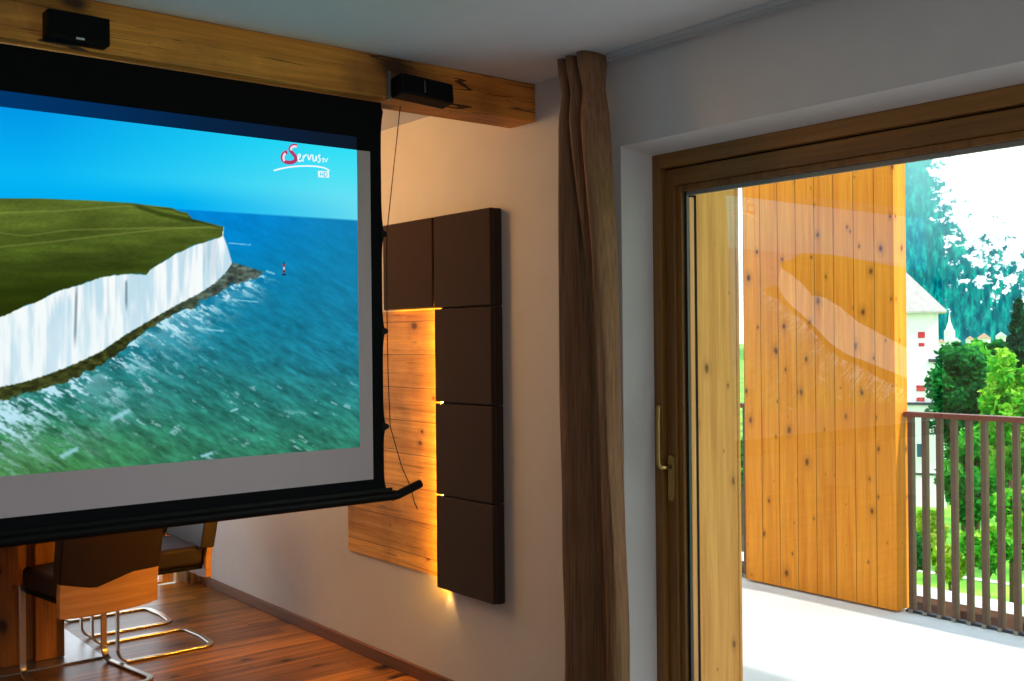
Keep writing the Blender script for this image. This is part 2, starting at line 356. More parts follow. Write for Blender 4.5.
def spline(P, u):
    P = np.array(P, float); n = len(P); q = np.clip(u, 0, 1)*(n-1); k = np.minimum(q.astype(int), n-2); f = (q-k)[:, None]
    g = lambda a: P[np.clip(a, 0, n-1)]
    p0, p1, p2, p3 = g(k-1), g(k), g(k+1), g(k+2)
    return .5*((2*p1)+(p2-p0)*f+(2*p0-5*p1+4*p2-p3)*f*f+(3*p1-p0-3*p2+p3)*f**3)
def curtain(name, label, mat, x0, ya, yb, yb2, z0, z1, top, low, group=None, axis=0, n=220, nz=60):
    u = np.linspace(0, 1, n+1); A = spline(top, u); B = spline(low, u); vs = []
    for j in range(nz+1):
        t = j/nz; z = z1+(z0-z1)*t; k = min(1, t*2.2); k = k*k*(3-2*k)
        S = A*(1-k)+B*k; pinch = math.exp(-((t-.05)/.025)**2)
        right = yb+(yb2-yb)*(1-(1-t)**1.8)+.004*math.sin(t*13+1); left = ya+.005*math.sin(t*8)*t
        d = S[:, 1]*(1-.3*pinch)*(1+.12*math.sin(4*t+1))+(.0045*np.sin(55*u+5*t)+.003*np.sin(97*u-9*t+1)+.002*np.sin(31*u+26*t))*min(1, .3+t)
        lat = left+(right-left)*(S[:, 0]+.012*np.sin(6*t+9*u)*np.sin(np.pi*u))
        for i in range(n+1): vs.append((x0+d[i], lat[i], z) if axis == 0 else (lat[i], x0+d[i], z))
    fs = [(j*(n+1)+i, j*(n+1)+i+1, (j+1)*(n+1)+i+1, (j+1)*(n+1)+i) for j in range(nz) for i in range(n)]
    mb = MB(); mb.add(vs, fs); o = mb.build(name, mat, smooth=True, fix=False)
    so = o.modifiers.new('thick', 'SOLIDIFY'); so.thickness = .0025
    return tag(o, label, 'curtain', group)
# sections: (share of the width, offset; negative = into the room)
TOPS = [(.06,.05),(0,.0),(.05,-.05),(.17,-.045),(.22,.02),(.27,.045),(.33,.02),(.37,-.05),(.50,-.055),(.56,.02),(.62,.05),(.68,.02),(.74,-.055),(.92,-.06),(1,-.02),(.95,.04)]
LOWS = [(.06,.05),(0,.02),(.0,-.04),(.08,-.06),(.16,-.045),(.22,.0),(.32,.025),(.45,.02),(.58,.03),(.68,.025),(.76,.01),(.82,-.03),(.9,-.05),(.98,-.035),(1,.02)]
curtain('curtain', 'long taupe linen curtain gathered beside the terrace door, hanging from the ceiling track', M['curtain'], -.108, 2.752, 2.592, 2.497, .012, H-.002, TOPS, LOWS)
curtain('curtain', 'pale curtain gathered in the far corner behind the dining chairs', M['curtain_pale'], 6.34, -.012, -.09, -.105, .012, H-.03, [(0,0),(.2,-.03),(.4,.03),(.6,-.03),(.8,.03),(1,-.02)], [(0,0),(.2,-.03),(.4,.03),(.6,-.03),(.8,.03),(1,-.02)], axis=1, n=60, nz=24)

# ------------------------------------------------------------------ ceiling beam and speakers
bm_ = MB(); bm_.box((-6.2,3.058,2.332), (0,3.211,H)); o = bm_.build('ceiling_beam', M['beam'], bevel=.006)
tag(o, 'old rough orange brown timber beam under the ceiling, ending at the white wall', 'beam')
sp1 = thing('speaker', 'black box speaker mounted flat on the timber beam near the left picture edge', 'speaker', (-1.695,3.061,2.377), group='black speakers on the beam')
mb = MB(); mb.box((-.084,-.055,-.038), (.083,0,.040)); mb.build('cabinet', M['blackplastic'], sp1, bevel=.004)
mb = MB(); mb.box((-.078,-.058,-.022), (.078,-.055,.036)); mb.build('grille', M['black'], sp1)
mb = MB(); mb.box((-.010,-.0575,-.033), (.012,-.055,-.0275)); mb.build('badge', M['logo'], sp1)
sp2 = thing('speaker', 'black box speaker on a swivel bracket, on the timber beam beside the screen edge', 'speaker', (-.555,3.061,2.368), group='black speakers on the beam')
mb = MB(); prof = rounded(.066, .075, .012, 3)
R2 = Matrix.Translation((.008,-.042,-.002)) @ Matrix.Rotation(math.radians(-8), 4, 'X') @ Matrix.Rotation(math.radians(3), 4, 'Y')
mb.box((-.108,-.036,-.036), (.11,.036,.036), M=R2); mb.build('cabinet', M['blackplastic'], sp2, bevel=.008, segs=3)
mb = MB(); mb.box((-.10,-.039,-.03), (-.02,-.034,.03), M=R2); mb.box((-.005,-.039,-.03), (.10,-.034,.03), M=R2); mb.build('grille', M['black'], sp2)
mb = MB(); mb.box((-.0155,-.0395,-.02), (-.0125,-.035,.022), M=R2); mb.build('badge', M['greyplastic'], sp2)
mb = MB(); mb.box((-.112,-.012,-.04), (-.100,.006,.056)); mb.build('bracket', M['greyplastic'], sp2, bevel=.002); mb = MB(); mb.tube([(0,.006,0),(.004,-.04,0)], .012, 10); mb.build('swivel_arm', M['greyplastic'], sp2)

# ------------------------------------------------------------------ projection screen
SY = 3.12; XL = -2.62
scr = thing('projection_screen', 'large black bordered projection screen below the timber beam, showing a sea cliff picture', 'projection screen', (-1.6, SY, 2.33))
def xz(px, py): p = on(px, py, 1, SY); return (p.x, p.z)
def spart(mb, name, mat, par=scr, **kw):
    o = mb.build(name, mat, None, **kw); o.parent = par; o.matrix_parent_inverse = Matrix.Translation(-V(scr.location)); return o
# border cloth with scalloped right edge between the tension tabs
edge = []
tabs = [2.30, 1.874, 1.536, 1.204, .985]
zz = np.linspace(2.330, .982, 90)
for z in zz:
    k = max(i for i in range(len(tabs)) if tabs[i] >= z-1e-6 or i == 0)
    if z > 2.30: x = -.6515
    else:
        a, c = tabs[k], tabs[min(k+1, 4)]
        t = (a-z)/(a-c) if a > c else 0
        x = -.6545 + .0105*abs(2*t-1)**5
    edge.append((x, z))
mb = MB(); poly = [(XL-.1, .982), (XL-.1, 2.330)] + edge
n = len(poly); mb.add([(x, SY, z) for x, z in poly]+[(x, SY+.003, z) for x, z in poly], [tuple(range(n)), tuple(range(2*n-1, n-1, -1))]+[(i, i+n, (i+1) % n+n, (i+1) % n) for i in range(n)])
spart(mb, 'masking_border', M['black'], fix=True)
WX, WZ0, WZ1, PX, PZ0, PZ1 = -.699, 1.0257, 2.155, -.7517, 1.1403, 2.155
mb = MB(); mb.box((XL, SY-.0012, WZ0), (WX, SY-.0002, WZ1)); spart(mb, 'viewing_surface', M['screen'])
for z in tabs[1:4]:
    mb = MB(); mb.prism([(-.658, z-.016), (-.658, z+.016), (-.636, z+.007), (-.632, z), (-.636, z-.007)], 1, SY-.002, SY+.004); spart(mb, 'tension_tab', M['blackplastic'])
mb = MB(); c0 = (-.566, SY+.01, 2.333)
mb.tube([c0, (-.60,SY+.002,2.12), (-.634,SY,1.874)], .0019, 6); mb.tube([(-.634,SY,1.874), (-.637,SY,1.70), (-.636,SY,1.536)], .0019, 6)
mb.tube([(-.636,SY,1.536), (-.634,SY,1.37), (-.628,SY,1.204)], .0019, 6); mb.tube([(-.628,SY,1.204), (-.585,SY-.004,1.06), (-.552,SY-.01,.985), (-.538,SY-.012,.93), (-.525,SY-.012,.905)], .0019, 6)
spart(mb, 'tension_cord', M['cord'])
mb = MB(); mb.tube([(XL-.1,SY,.962), (-.625,SY,.962), (-.610,SY,.9625)], .0175, 14); mb.box((XL-.1,SY-.006,.962), (-.625,SY+.006,.99))
bar = spart(mb, 'bottom_bar', M['blackplastic'], smooth=False)
mb = MB(); mb.tube([(-.628,SY-.002,.958), (-.60,SY-.002,.962), (-.56,SY-.002,.975), (-.505,SY-.002,.993)], .0155, 14); spart(mb, 'end_arm', M['blackplastic'], par=bar).matrix_parent_inverse = Matrix()

# ---- the projected picture: colours computed on a fine mesh grid (sea, chalk cliff, meadow, sky, lighthouse)
NX, NZ = 760, 430
PX0 = PX - (PZ1-PZ0)*16/9
gx = np.linspace(PX0, PX, NX+1); gz = np.linspace(PZ0, PZ1, NZ+1)
GX, GZ = np.meshgrid(gx, gz)
# plane coordinates -> the measuring frame of the photograph (so the outlines can be written as measured)
def to_px(x, z):
    w = np.stack([x-CP.x, np.full_like(x, SY-CP.y), z-CP.z], -1)
    d = w @ np.array(FW); return 512+F_PX*(w @ np.array(RT))/d, 340.5-F_PX*(w @ np.array(UP))/d
U, W = to_px(GX, GZ)
def vnoise(x, y, seed):
    r = np.random.default_rng(seed).random((256, 256))
    xi = np.floor(x).astype(int); yi = np.floor(y).astype(int); fx = x-xi; fy = y-yi
    fx = fx*fx*(3-2*fx); fy = fy*fy*(3-2*fy)
    g = lambda a, b: r[a % 256, b % 256]
    return (g(xi,yi)*(1-fx)+g(xi+1,yi)*fx)*(1-fy)+(g(xi,yi+1)*(1-fx)+g(xi+1,yi+1)*fx)*fy
def fbm(x, y, seed, o=4):
    s = 0; a = .5; t = 0
    for k in range(o): s = s+a*vnoise(x*2**k, y*2**k, seed+k); t += a; a *= .5
    return s/t
def C(*c): return np.array(c, float)/255
def lerp(a, b, t): t = np.clip(t, 0, 1)[..., None]; return a*(1-t)+b*t
def sm(a, b, x): t = np.clip((x-a)/(b-a), 0, 1); return t*t*(3-2*t)
def curve(pts, u): p = np.array(pts, float); return np.interp(u, p[:, 0], p[:, 1])
# sky
left = lerp(C(0,150,232), C(10,200,255), (W-100)/110); right = lerp(C(40,225,250), C(128,232,246), (W-140)/80)
img = lerp(left, right, (U-40)/290)
hz = 212+(U-222)*.062
img = lerp(img, lerp(C(0,178,245), C(110,225,245), (U-180)/190), sm(hz-34, hz-4, W))
# sea
d = W-hz
sea = lerp(C(0,136,220), C(0,136,206), d/30); sea = lerp(sea, C(14,122,158), (d-30)/60); sea = lerp(sea, C(36,124,132), (d-90)/70); sea = lerp(sea, C(50,126,98), (d-150)/90)
sea = lerp(sea, C(66,128,66), sm(395, 480, W)*sm(240, 0, U)); sea = lerp(sea, C(30,130,165), sm(210, 360, U)*sm(430, 300, W)*.6)
ru, rw = U*.86+W*.5, -U*.5+W*.86
wv = fbm(ru*.05*(1+0), rw*.19, 3)*.6+fbm(ru*.16, rw*.5, 9)*.4
amp = .10+.42*sm(20, 220, d)
sea = sea*(1+((wv-.5)*amp*2.0)[..., None])
img = lerp(img, sea, sm(-1.2, 1.2, d))
# foam along the shore
shore = [(-200,470),(-60,425),(0,402),(30,395),(60,385),(100,367),(115,358),(130,345),(150,330),(170,318),(195,307),(215,295),(240,283.5),(256,279),(262,277.5),(268,275)]
sb = curve(shore, U); dd = W-sb
wid = np.interp(U, [-200,0,60,120,180,240,300], [60,46,36,32,24,12,6])
st = fbm(ru*.05+3, rw*.24, 21); fine = fbm(ru*.25, rw*.6, 27)
fo = (sm(.47, .66, st*.65+fine*.35)*1.5+.5*sm(.42,.6,fbm(U*.03+2, W*.05, 37)))*np.exp(-np.clip(dd, 0, None)/wid)*(dd > -2)*sm(285, 255, U)
fo += .55*sm(.66, .75, fbm(ru*.09, rw*.3, 33))*sm(300, 420, W)*sm(.45, .6, fbm(U*.02, W*.03, 35))
img = lerp(img, C(190,232,246), fo)
for a, c_, r in (((266,271),(274,274),1.4), ((228,243),(250,245),.8), ((238,282),(262,276),1.6), ((235,300),(258,302),1.0), ((196,328),(222,331),1.6), ((62,456),(76,449),4.0), ((112,419),(128,411),4.2), ((202,456),(211,453),2.6), ((231,411),(237,409),2.2)):
    a = np.array(a, float); c2 = np.array(c_, float); ab = c2-a; t = np.clip(((U-a[0])*ab[0]+(W-a[1])*ab[1])/(ab@ab), 0, 1)
    wob = fbm(ru*.3, rw*.6, 29); di = np.hypot(U-a[0]-t*ab[0], W-a[1]-t*ab[1]); img = lerp(img, C(165,222,240), sm(r*1.1, r*.1, di*(.3+1.6*wob))*.75)
# dark rocks below the cliff
cb = curve([(-200,440),(0,387),(20,383),(40,377),(70,366),(100,352),(125,335),(150,320),(180,303),(200,293),(215,283),(225,273),(232,263),(245,266.5),(262,272),(267,275.5)], U)
rock = lerp(C(60,66,30), C(84,100,90), sm(120, 230, U)); rock = rock*(.3+1.3*fbm(U*.2, W*.35, 41))[..., None]
img = lerp(img, rock, sm(-1, 1.5, sb-1.5-W+9*(fbm(U*.13, W*.13, 43)-.5))*sm(-2, 1, W-cb)*sm(268, 264, U))
# chalk cliff
ctp = curve([(-200,372),(0,317),(20,308),(40,300),(60,290),(80,285),(100,277),(115,275),(130,273.5),(146,275),(150,269),(163,262),(175,254),(195,245),(212,240),(222,236),(223,227)], U)
ch = fbm(U*.16, W*.018, 51); ck = lerp(C(196,226,240), C(250,255,255), sm(.3, .62, ch))
ck = lerp(ck, C(150,182,205), sm(.6, .8, fbm(U*.13+7, W*.012, 57))*.35); ck = lerp(ck, C(235,250,255), sm(300, 340, W)*.3)
ck = lerp(ck, C(60,90,110), (sm(2.2, .6, np.abs(U-76+ (W-300)*.03))*sm(275, 300, W)*sm(352, 330, W)+sm(2, .6, np.abs(U-126))*sm(278, 284, W)*sm(315, 300, W))*.55)
redge = np.interp(W, [224,236,246,262,270], [223.5,223,227,231.5,231])
img = lerp(img, ck, sm(-1, 1, cb-W+2*(fine-.5))*sm(-.8, .8, W-ctp)*sm(.8, -.8, U-redge))
# meadow
lt = curve([(-200,196),(0,198.5),(40,198.5),(90,200.5),(130,203),(172,208),(178,211),(187,213),(192,219),(205,222),(222,226.5)], U)
gr = lerp(C(90,108,40), C(48,64,16), sm(205, 300, W)); gr = gr*(.72+.55*fbm(U*.02+W*.01, W*.12, 61))[..., None]*(.9+.2*fbm(U*.3, W*.7, 66))[..., None]
gr = lerp(gr, C(40,50,6), sm(250, 320, W+.0*U)*sm(160, 60, U)*.7)
for p, r in (([(0,213),(60,211),(125,206)], 1.1), ([(0,247),(50,242),(100,236),(165,229),(222,226)], 1.0), ([(0,233),(25,236),(70,230),(150,228)], .8)):
    y = curve(p, U); gr = lerp(gr, C(138,150,70), sm(r*1.6, 0, np.abs(W-y))*.45)
gr = lerp(gr, C(30,44,10), sm(4, .5, np.abs(W-curve([(130,204),(160,214),(188,220)], U)))*sm(128, 140, U)*.6)
gr = lerp(gr, C(34,44,10), sm(1.5, 0, np.abs(W-lt-1.5))*sm(120, 180, U)*.6)
jag = 1.5*(fbm(U*.22, U*0, 71)-.5)*2
img = lerp(img, gr, sm(-.7, .7, W-lt)*sm(-.9, .9, ctp-W+jag)*sm(1, -1, U-223.5))
# tiny lighthouse far out in the sea
for (u0, u1, w0, w1, c) in ((282.6,284.8,264,267,C(150,60,60)), (282.8,284.6,267,270,C(235,240,245)), (282.6,284.9,270,273,C(120,40,50)), (281.5,286,273.5,276,C(30,50,70)), (283.2,284.2,262,264,C(40,40,60))):
    img = lerp(img, c, ((U > u0) & (U < u1) & (W > w0) & (W < w1))*.9)
img = np.clip(img, 0, 1)
L = np.where(img <= .04045, img/12.92, ((img+.055)/1.055)**2.4)
idx = np.arange((NX+1)*(NZ+1)).reshape(NZ+1, NX+1)
quads = np.stack([idx[:-1,:-1], idx[:-1,1:], idx[1:,1:], idx[1:,:-1]], -1).reshape(-1, 4)
def grid_mesh(name, verts, quads, colors=None, mats=(), smooth=False):
    me = bpy.data.meshes.new(name); nv, nf, k = len(verts), len(quads), quads.shape[1]
    me.vertices.add(nv); me.vertices.foreach_set('co', np.ascontiguousarray(verts, np.float32).ravel())
    me.loops.add(nf*k); me.loops.foreach_set('vertex_index', np.ascontiguousarray(quads, np.int32).ravel())
    me.polygons.add(nf); me.polygons.foreach_set('loop_start', np.arange(0, nf*k, k, dtype=np.int32))
    me.update(calc_edges=True)
    if colors is not None:
        at = me.color_attributes.new('paint', 'FLOAT_COLOR', 'POINT')
        at.data.foreach_set('color', np.concatenate([colors, np.ones((nv, 1))], 1).astype(np.float32).ravel())
    for mt in mats: me.materials.append(mt)
    if smooth: me.polygons.foreach_set('use_smooth', np.ones(nf, bool))
    me.validate(); return me
mt, nt, b, out = new_mat('projected_light'); nt.nodes.remove(b)
at = N(nt, 'ShaderNodeAttribute', attribute_name='paint'); e = N(nt, 'ShaderNodeEmission', i_Strength=.97)
nt.links.new(at.outputs['Color'], e.inputs[0]); nt.links.new(e.outputs[0], out.inputs[0]); M['picture'] = mt
verts = np.stack([GX, np.full_like(GX, SY-.002), GZ], -1).reshape(-1, 3)
me = grid_mesh('projected_picture', verts, quads, L.reshape(-1, 3), [M['picture']])
pic = bpy.data.objects.new('projected_picture', me); COL.objects.link(pic); pic.parent = scr; pic.matrix_parent_inverse = Matrix.Translation(-V(scr.location))
# the picture overshoots onto the black border above: a dim strip of sky
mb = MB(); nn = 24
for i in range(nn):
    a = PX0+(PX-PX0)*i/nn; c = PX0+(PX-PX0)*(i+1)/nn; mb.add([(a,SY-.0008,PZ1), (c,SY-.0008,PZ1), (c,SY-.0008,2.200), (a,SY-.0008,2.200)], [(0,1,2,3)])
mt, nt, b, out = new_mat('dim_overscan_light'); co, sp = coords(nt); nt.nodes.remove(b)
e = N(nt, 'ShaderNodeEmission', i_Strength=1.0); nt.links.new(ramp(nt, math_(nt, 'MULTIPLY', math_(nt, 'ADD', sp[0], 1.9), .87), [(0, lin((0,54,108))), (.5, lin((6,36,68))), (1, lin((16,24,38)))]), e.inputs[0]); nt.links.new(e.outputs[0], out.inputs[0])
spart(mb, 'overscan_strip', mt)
# channel mark, as written at the top right of the picture
LY = SY-.0035
def strokes(name, lines, r, mat, par, k=1.0):
    mb = MB()
    for pts in lines:
        P = [on(250+x/9.31, 130+y/9.31, 1, LY) for x, y in pts]
        # smooth
        for _ in range(2):
            if len(P) > 2:
                Q = [P[0]]
                for a, c in zip(P[:-1], P[1:]): Q += [a*.75+c*.25, a*.25+c*.75]
                P = Q+[P[-1]]
        n = len(P); vs = []
        for i in range(n):
            t = (P[min(i+1,n-1)]-P[max(i-1,0)]).normalized(); nn_ = V((-t.z,0,t.x)); rr_ = r*(1 if callable(r) is False else r(i/(n-1)))
            vs += [P[i]+nn_*rr_, P[i]-nn_*rr_]
        mb.add(vs, [(2*i, 2*i+1, 2*i+3, 2*i+2) for i in range(n-1)])
    o = mb.build(name, mat, None, fix=False); o.parent = par; return o
M['mark_white'] = emit('mark_white', (238,252,255), 1.0); M['mark_red'] = emit('mark_red', (176,58,104), 1.0); M['mark_pink'] = emit('mark_pink', (255,220,232), 1.0); M['mark_cyan'] = emit('mark_cyan', (70,205,228), 1.0)
S_ = [(440,152),(408,142),(378,158),(372,190),(396,216),(424,246),(430,280),(392,304),(340,302),(304,282),(298,246),(318,214),(348,206)]
mark = strokes('channel_mark', [S_], .0062, M['mark_red'], pic); LY = SY-.0041
strokes('mark_letter', [[(436,156),(408,150),(384,164),(380,190)], [(330,216),(312,238),(310,268),(322,290)]], .0035, M['mark_pink'], mark); LY = SY-.0044
strokes('mark_letter', [[(442,268),(468,250),(470,226),(454,226),(444,254),(450,288),(468,294),(484,276)], [(494,294),(498,228),(500,262),(516,230),(528,232)], [(538,230),(548,292),(572,226)], [(586,228),(584,280),(598,292),(612,276),(618,230),(620,288)], [(656,238),(642,232),(636,250),(654,268),(650,296),(632,300)]], .0022, M['mark_white'], mark)
strokes('mark_letter', [[(668,268),(696,266)], [(682,268),(680,304)], [(698,268),(706,304),(724,262)]], .0016, M['mark_white'], mark)
strokes('mark_swoosh', [[(222,378),(300,356),(400,340),(500,334),(600,336),(690,350),(742,380)]], .0026, M['mark_white'], mark)
strokes('mark_box', [[(634,410),(736,414)]], .0105, M['mark_white'], mark); LY = SY-.0050
strokes('mark_letter', [[(656,390),(654,432)], [(680,392),(678,432)], [(655,411),(679,412)], [(694,392),(692,433)], [(694,393),(714,396),(720,412),(712,431),(692,433)]], .0015, M['mark_cyan'], mark)

# ------------------------------------------------------------------ felt tiles, timber board and LED strips on the wall
TH = .06
tiles = [('topmost', 3.272, 3.668, 1.640, 2.026), ('second', 3.272, 3.668, 1.243, 1.634), ('third', 3.272, 3.668, .852, 1.237), ('lowest', 3.272, 3.668, .455, .846), ('left', 3.676, 4.072, 1.640, 2.026), ('hidden', 4.080, 4.476, 1.640, 2.026)]
labels = {'topmost': 'brown felt wall tile at the top right corner of the panel group', 'second': 'brown felt wall tile second from the top of the right column',
          'third': 'brown felt wall tile third from the top of the right column', 'lowest': 'lowest brown felt wall tile, its corner nearest the floor',
          'left': 'brown felt wall tile above the lit timber board, left of the top right one', 'hidden': 'x'}
for k, y0, y1, z0, z1 in tiles:
    if k == 'hidden': continue
    t = MB(); t.box((-TH, y0, z0), (-.034, y1, z1))
    if k == 'left':
        t.box((-.036, y0+.02, z0+.02), (0, y1-.02, z1-.02))
    else:
        t = MB(); t.box((-TH, y0, z0), (-.034, y1, z1)); t.box((-.036, y0+.0, z0-.0035), (0, y1-.013, z1+(.0035 if k != 'topmost' else 0)))
    o = t.build('felt_wall_tile', M['felt'], bevel=.007, segs=3); tag(o, labels[k], 'acoustic panel', 'brown felt acoustic tiles on the wall')
t = MB(); t.box((-.013, 3.657, .484), (0, 4.49, 1.636)); o = t.build('timber_wall_board', M['panelwood'], bevel=.002)
tag(o, 'rough honey coloured timber board on the wall, lit from its right edge', 'wall board')
t = MB(); t.add([(-.046,3.6415,.47), (-.026,3.6415,.47), (-.026,3.6415,1.63), (-.046,3.6415,1.63)], [(0,1,2,3)])
t = MB(); t.box((-.032,3.656,.462), (-.014,3.661,1.632)); o = t.build('led_strip', M['led']); tag(o, 'upright warm glowing light strip hidden behind the left edge of the tile column', 'light strip')
t = MB(); t.box((-.032,3.69,1.648), (-.014,4.05,1.656)); o = t.build('led_strip', emit('warm_led_soft', (255,150,30), 14.0)); tag(o, 'level warm glowing light strip under the tile above the timber board', 'light strip')

# ------------------------------------------------------------------ dining table and chairs
tb = thing('dining_table', 'wooden pedestal dining table on a flat metal floor plate, behind the projection screen', 'table', (-1.45,5.75,0))
w = .02
t = MB(); t.box((-.48,-.82,.715), (.52,.66,.755)); t.build('tabletop', M['tablewood'], tb, bevel=.004)
t = MB(); t.box((-.02,-.50,.012), (.128,-.38,.715)); t.box((.196,-.50,.012), (.326,-.38,.715)); t.box((.128,-.46,.012), (.196,-.40,.715)); t.box((-.20,-.50,.012), (-.085,-.38,.715)); t.box((-.085,-.46,.012), (-.02,-.40,.715)); t.build('pedestal', M['tablewood'], tb, bevel=.004)
t = MB(); t.box((-.50,-.613,0), (.472,.56,.010)); t.build('floor_plate', M['darkmetal'], tb, bevel=.002)

def arc(cx, cz, r, a0, a1, n=6): return [(cx+r*math.cos(math.radians(a0+(a1-a0)*k/n)), cz+r*math.sin(math.radians(a0+(a1-a0)*k/n))) for k in range(n+1)]
def make_chair(label):
    root = thing('dining_chair', label, 'chair', group='cantilever dining chairs')
    hw = .19; yf, yb = .225, -.245
    P = []
    for y, z in [(yf, .42)] + [(yf, z) for z in (.36,.25,.15)] + [(yf-.06+q, .066+s) for q, s in ((.06,0),)] + [(c[0], c[1]) for c in arc(yf-.06, .066, .06, 0, -90)][1:]: P.append((-hw, y, z))
    rad = .05
    P += [(-hw, y, .006) for y in (.08,-.06,yb+rad+.02)]
    P += [(-hw+rad-rad*math.cos(math.radians(a)), yb+rad-rad*math.sin(math.radians(a))-.0, .006) for a in (0,18,36,54,72,90)]
    P += [(x, yb-.012*(1-abs(x)/.13), .006) for x in (-.07,0)]
    P = P + [(-x, y, z) for x, y, z in P[-2::-1]]
    t = MB(); t.sweep(P, rounded(.030, .011, .004, 2), side=(1,0,0)); fr_ = t.build('sled_frame', M['steel'], root, smooth=False, bevel=0)
    # plywood back shell, gently bowed
    t = MB(); nx, nz = 14, 16; hwid = .224
    def back(x, z, off): return (x, -.218 - .07*max(0, (z-.45))/.4 - off + .10*(x*x)*0 + .012*(abs(x)/hwid)**2, z)
    vs = []; fs = []
    def sheet(zlo, zhi, hw_, o0, o1):
        vs = []; n1, n2 = nx+1, nz+1
        for o in (o0, o1):
            for j in range(n2):
                for i in range(n1):
                    x = -hw_+2*hw_*i/nx; z0 = zlo(x); z = z0+(zhi(x)-z0)*j/nz; vs.append(back(x, z, o))
        N1 = n1*n2; fs = []
        for j in range(nz):
            for i in range(nx):
                q = j*n1+i; fs += [(q, q+1, q+n1+1, q+n1), (N1+q, N1+q+n1, N1+q+n1+1, N1+q+1)]
        for i in range(nx): fs += [(i, N1+i, N1+i+1, i+1), (nz*n1+i, nz*n1+i+1, N1+nz*n1+i+1, N1+nz*n1+i)]
        for j in range(nz): fs += [(j*n1, (j+1)*n1, N1+(j+1)*n1, N1+j*n1), (j*n1+nx, N1+j*n1+nx, N1+(j+1)*n1+nx, (j+1)*n1+nx)]
        return vs, fs
    t.add(*sheet(lambda x: .338+.012*(abs(x)/hwid)**4, lambda x: .84, hwid, -.014, .016)); t.build('back_shell', M['ply'], root, bevel=.003, smooth=True)
    t = MB(); t.add(*sheet(lambda x: .455+.045*min(1, abs(x+.075)/.17), lambda x: .87-.03*(abs(x)/hwid)**3, hwid+.006, -.05, .022)); t.build('backrest', M['leather'], root, bevel=.008, smooth=True)
    # seat pad
    t = MB(); t.box((-.194,-.205,.405), (.194,.224,.505)); t.build('seat', M['leather'], root, bevel=.022, segs=4)
    t = MB(); t.box((-.185,-.19,.388), (.185,.21,.406)); t.build('seat_base', M['blackplastic'], root, bevel=.003)
    return root
ch = make_chair('dark leather and plywood cantilever chair with its plywood back turned towards the camera')
chb = copy_tree(ch); chb.location = (-.735,5.18,0); chb.rotation_euler.z = math.pi/2
tag(chb, 'dark leather cantilever chair beside the white wall, nearer of the two in side view')
chc = copy_tree(ch); chc.location = (-.735,5.735,0); chc.rotation_euler.z = math.pi/2
tag(chc, 'farthest dark leather cantilever chair, behind the other side view chair, near the corner curtain')
ch.location = (-1.136,4.865,0); ch.rotation_euler.z = math.radians(9)

# ------------------------------------------------------------------ balcony
mb = MB(); mb.box((.30,-6,-.2), (2.72,9,0)); struct(mb, 'balcony_floor', M['tile'])
mb = MB(); mb.box((-6,6.6,-.2), (.30,9,-.02)); struct(mb, 'terrace_floor', M['tile'])
mb = MB(); mb.box((.234,2.55,0), (.566,2.80,2.75)); mb.box((.548,2.546,0), (.568,2.56,2.75)); o = mb.build('timber_post', M['post'], bevel=.006)
tag(o, 'pale knotty timber post standing just outside the terrace door frame', 'post')
mb = MB(); mb.box((2.583,3.121,.012), (2.705,4.145,2.95)); o = mb.build('timber_screen_wall', M['larch'], bevel=.002)
tag(o, 'tall orange timber screen of upright knotty boards standing on the balcony', 'timber screen')
def railing(y0, y1, label, ys):
    r = thing('balcony_railing', label, 'railing', (2.667, (y0+y1)/2, 0), group='brown balcony railings'); L0 = r.location
    def rp(mb, n, mat, **k):
        o = mb.build(n, mat, None, **k); o.parent = r; o.matrix_parent_inverse = Matrix.Translation(-V(L0)); return o
    mb = MB(); mb.box((2.642,y0,1.062), (2.70,y1,1.090)); rp(mb, 'handrail', M['railtop'], bevel=.004)
    mb = MB(); mb.box((2.650,y0,-.006), (2.684,y1,.014)); rp(mb, 'bottom_rail', M['ledge'])
    for y in ys:
        mb = MB(); mb.box((2.648,y-.0135,.012), (2.686,y+.0125,1.063)); rp(mb, 'baluster', M['rail'], bevel=.002)
        mb = MB(); mb.box((2.638,y-.011,.0), (2.65,y+.011,.02)); rp(mb, 'foot_bracket', M['alu'], bevel=.002)
railing(.3, 3.112, 'dark brown metal balcony railing with upright bars, right of the timber screen', [3.078-.0813*k for k in range(26)])
railing(4.155, 6.0, 'short stretch of brown railing glimpsed in the gap left of the timber screen', [4.20+.0813*k for k in range(8)])

# timber structure below the balcony edge
fs_ = thing('timber_parapet', 'low brown timber parapet with a white capping, just below the balcony railing', 'parapet', (4.5,3.6,-1.2))
def fp(mb, n, mat, **k):
    o = mb.build(n, mat, None, **k); o.parent = fs_; o.matrix_parent_inverse = Matrix.Translation(-V(fs_.location)); return o
mb = MB(); mb.box((4.42,1.2,-.372), (4.62,7.0,-.345)); fp(mb, 'capping', M['white_wall'])
mb = MB(); mb.box((4.46,1.2,-.43), (4.56,7.0,-.373)); mb.box((4.46,1.2,-1.2), (4.62,7.0,-1.0)); fp(mb, 'beam', M['fence_wood'])
for k in range(14):
    y = 1.3+.42*k; mb = MB(); mb.box((4.50,y,-1.0), (4.56,y+.09,-.43)); fp(mb, 'upright', M['fence_wood'])
mb = MB(); mb.box((4.58,1.2,-1.2), (4.61,7.0,-.373)); fp(mb, 'back_panel', plain('dark_boards', (58,34,24), .8, var=.3))

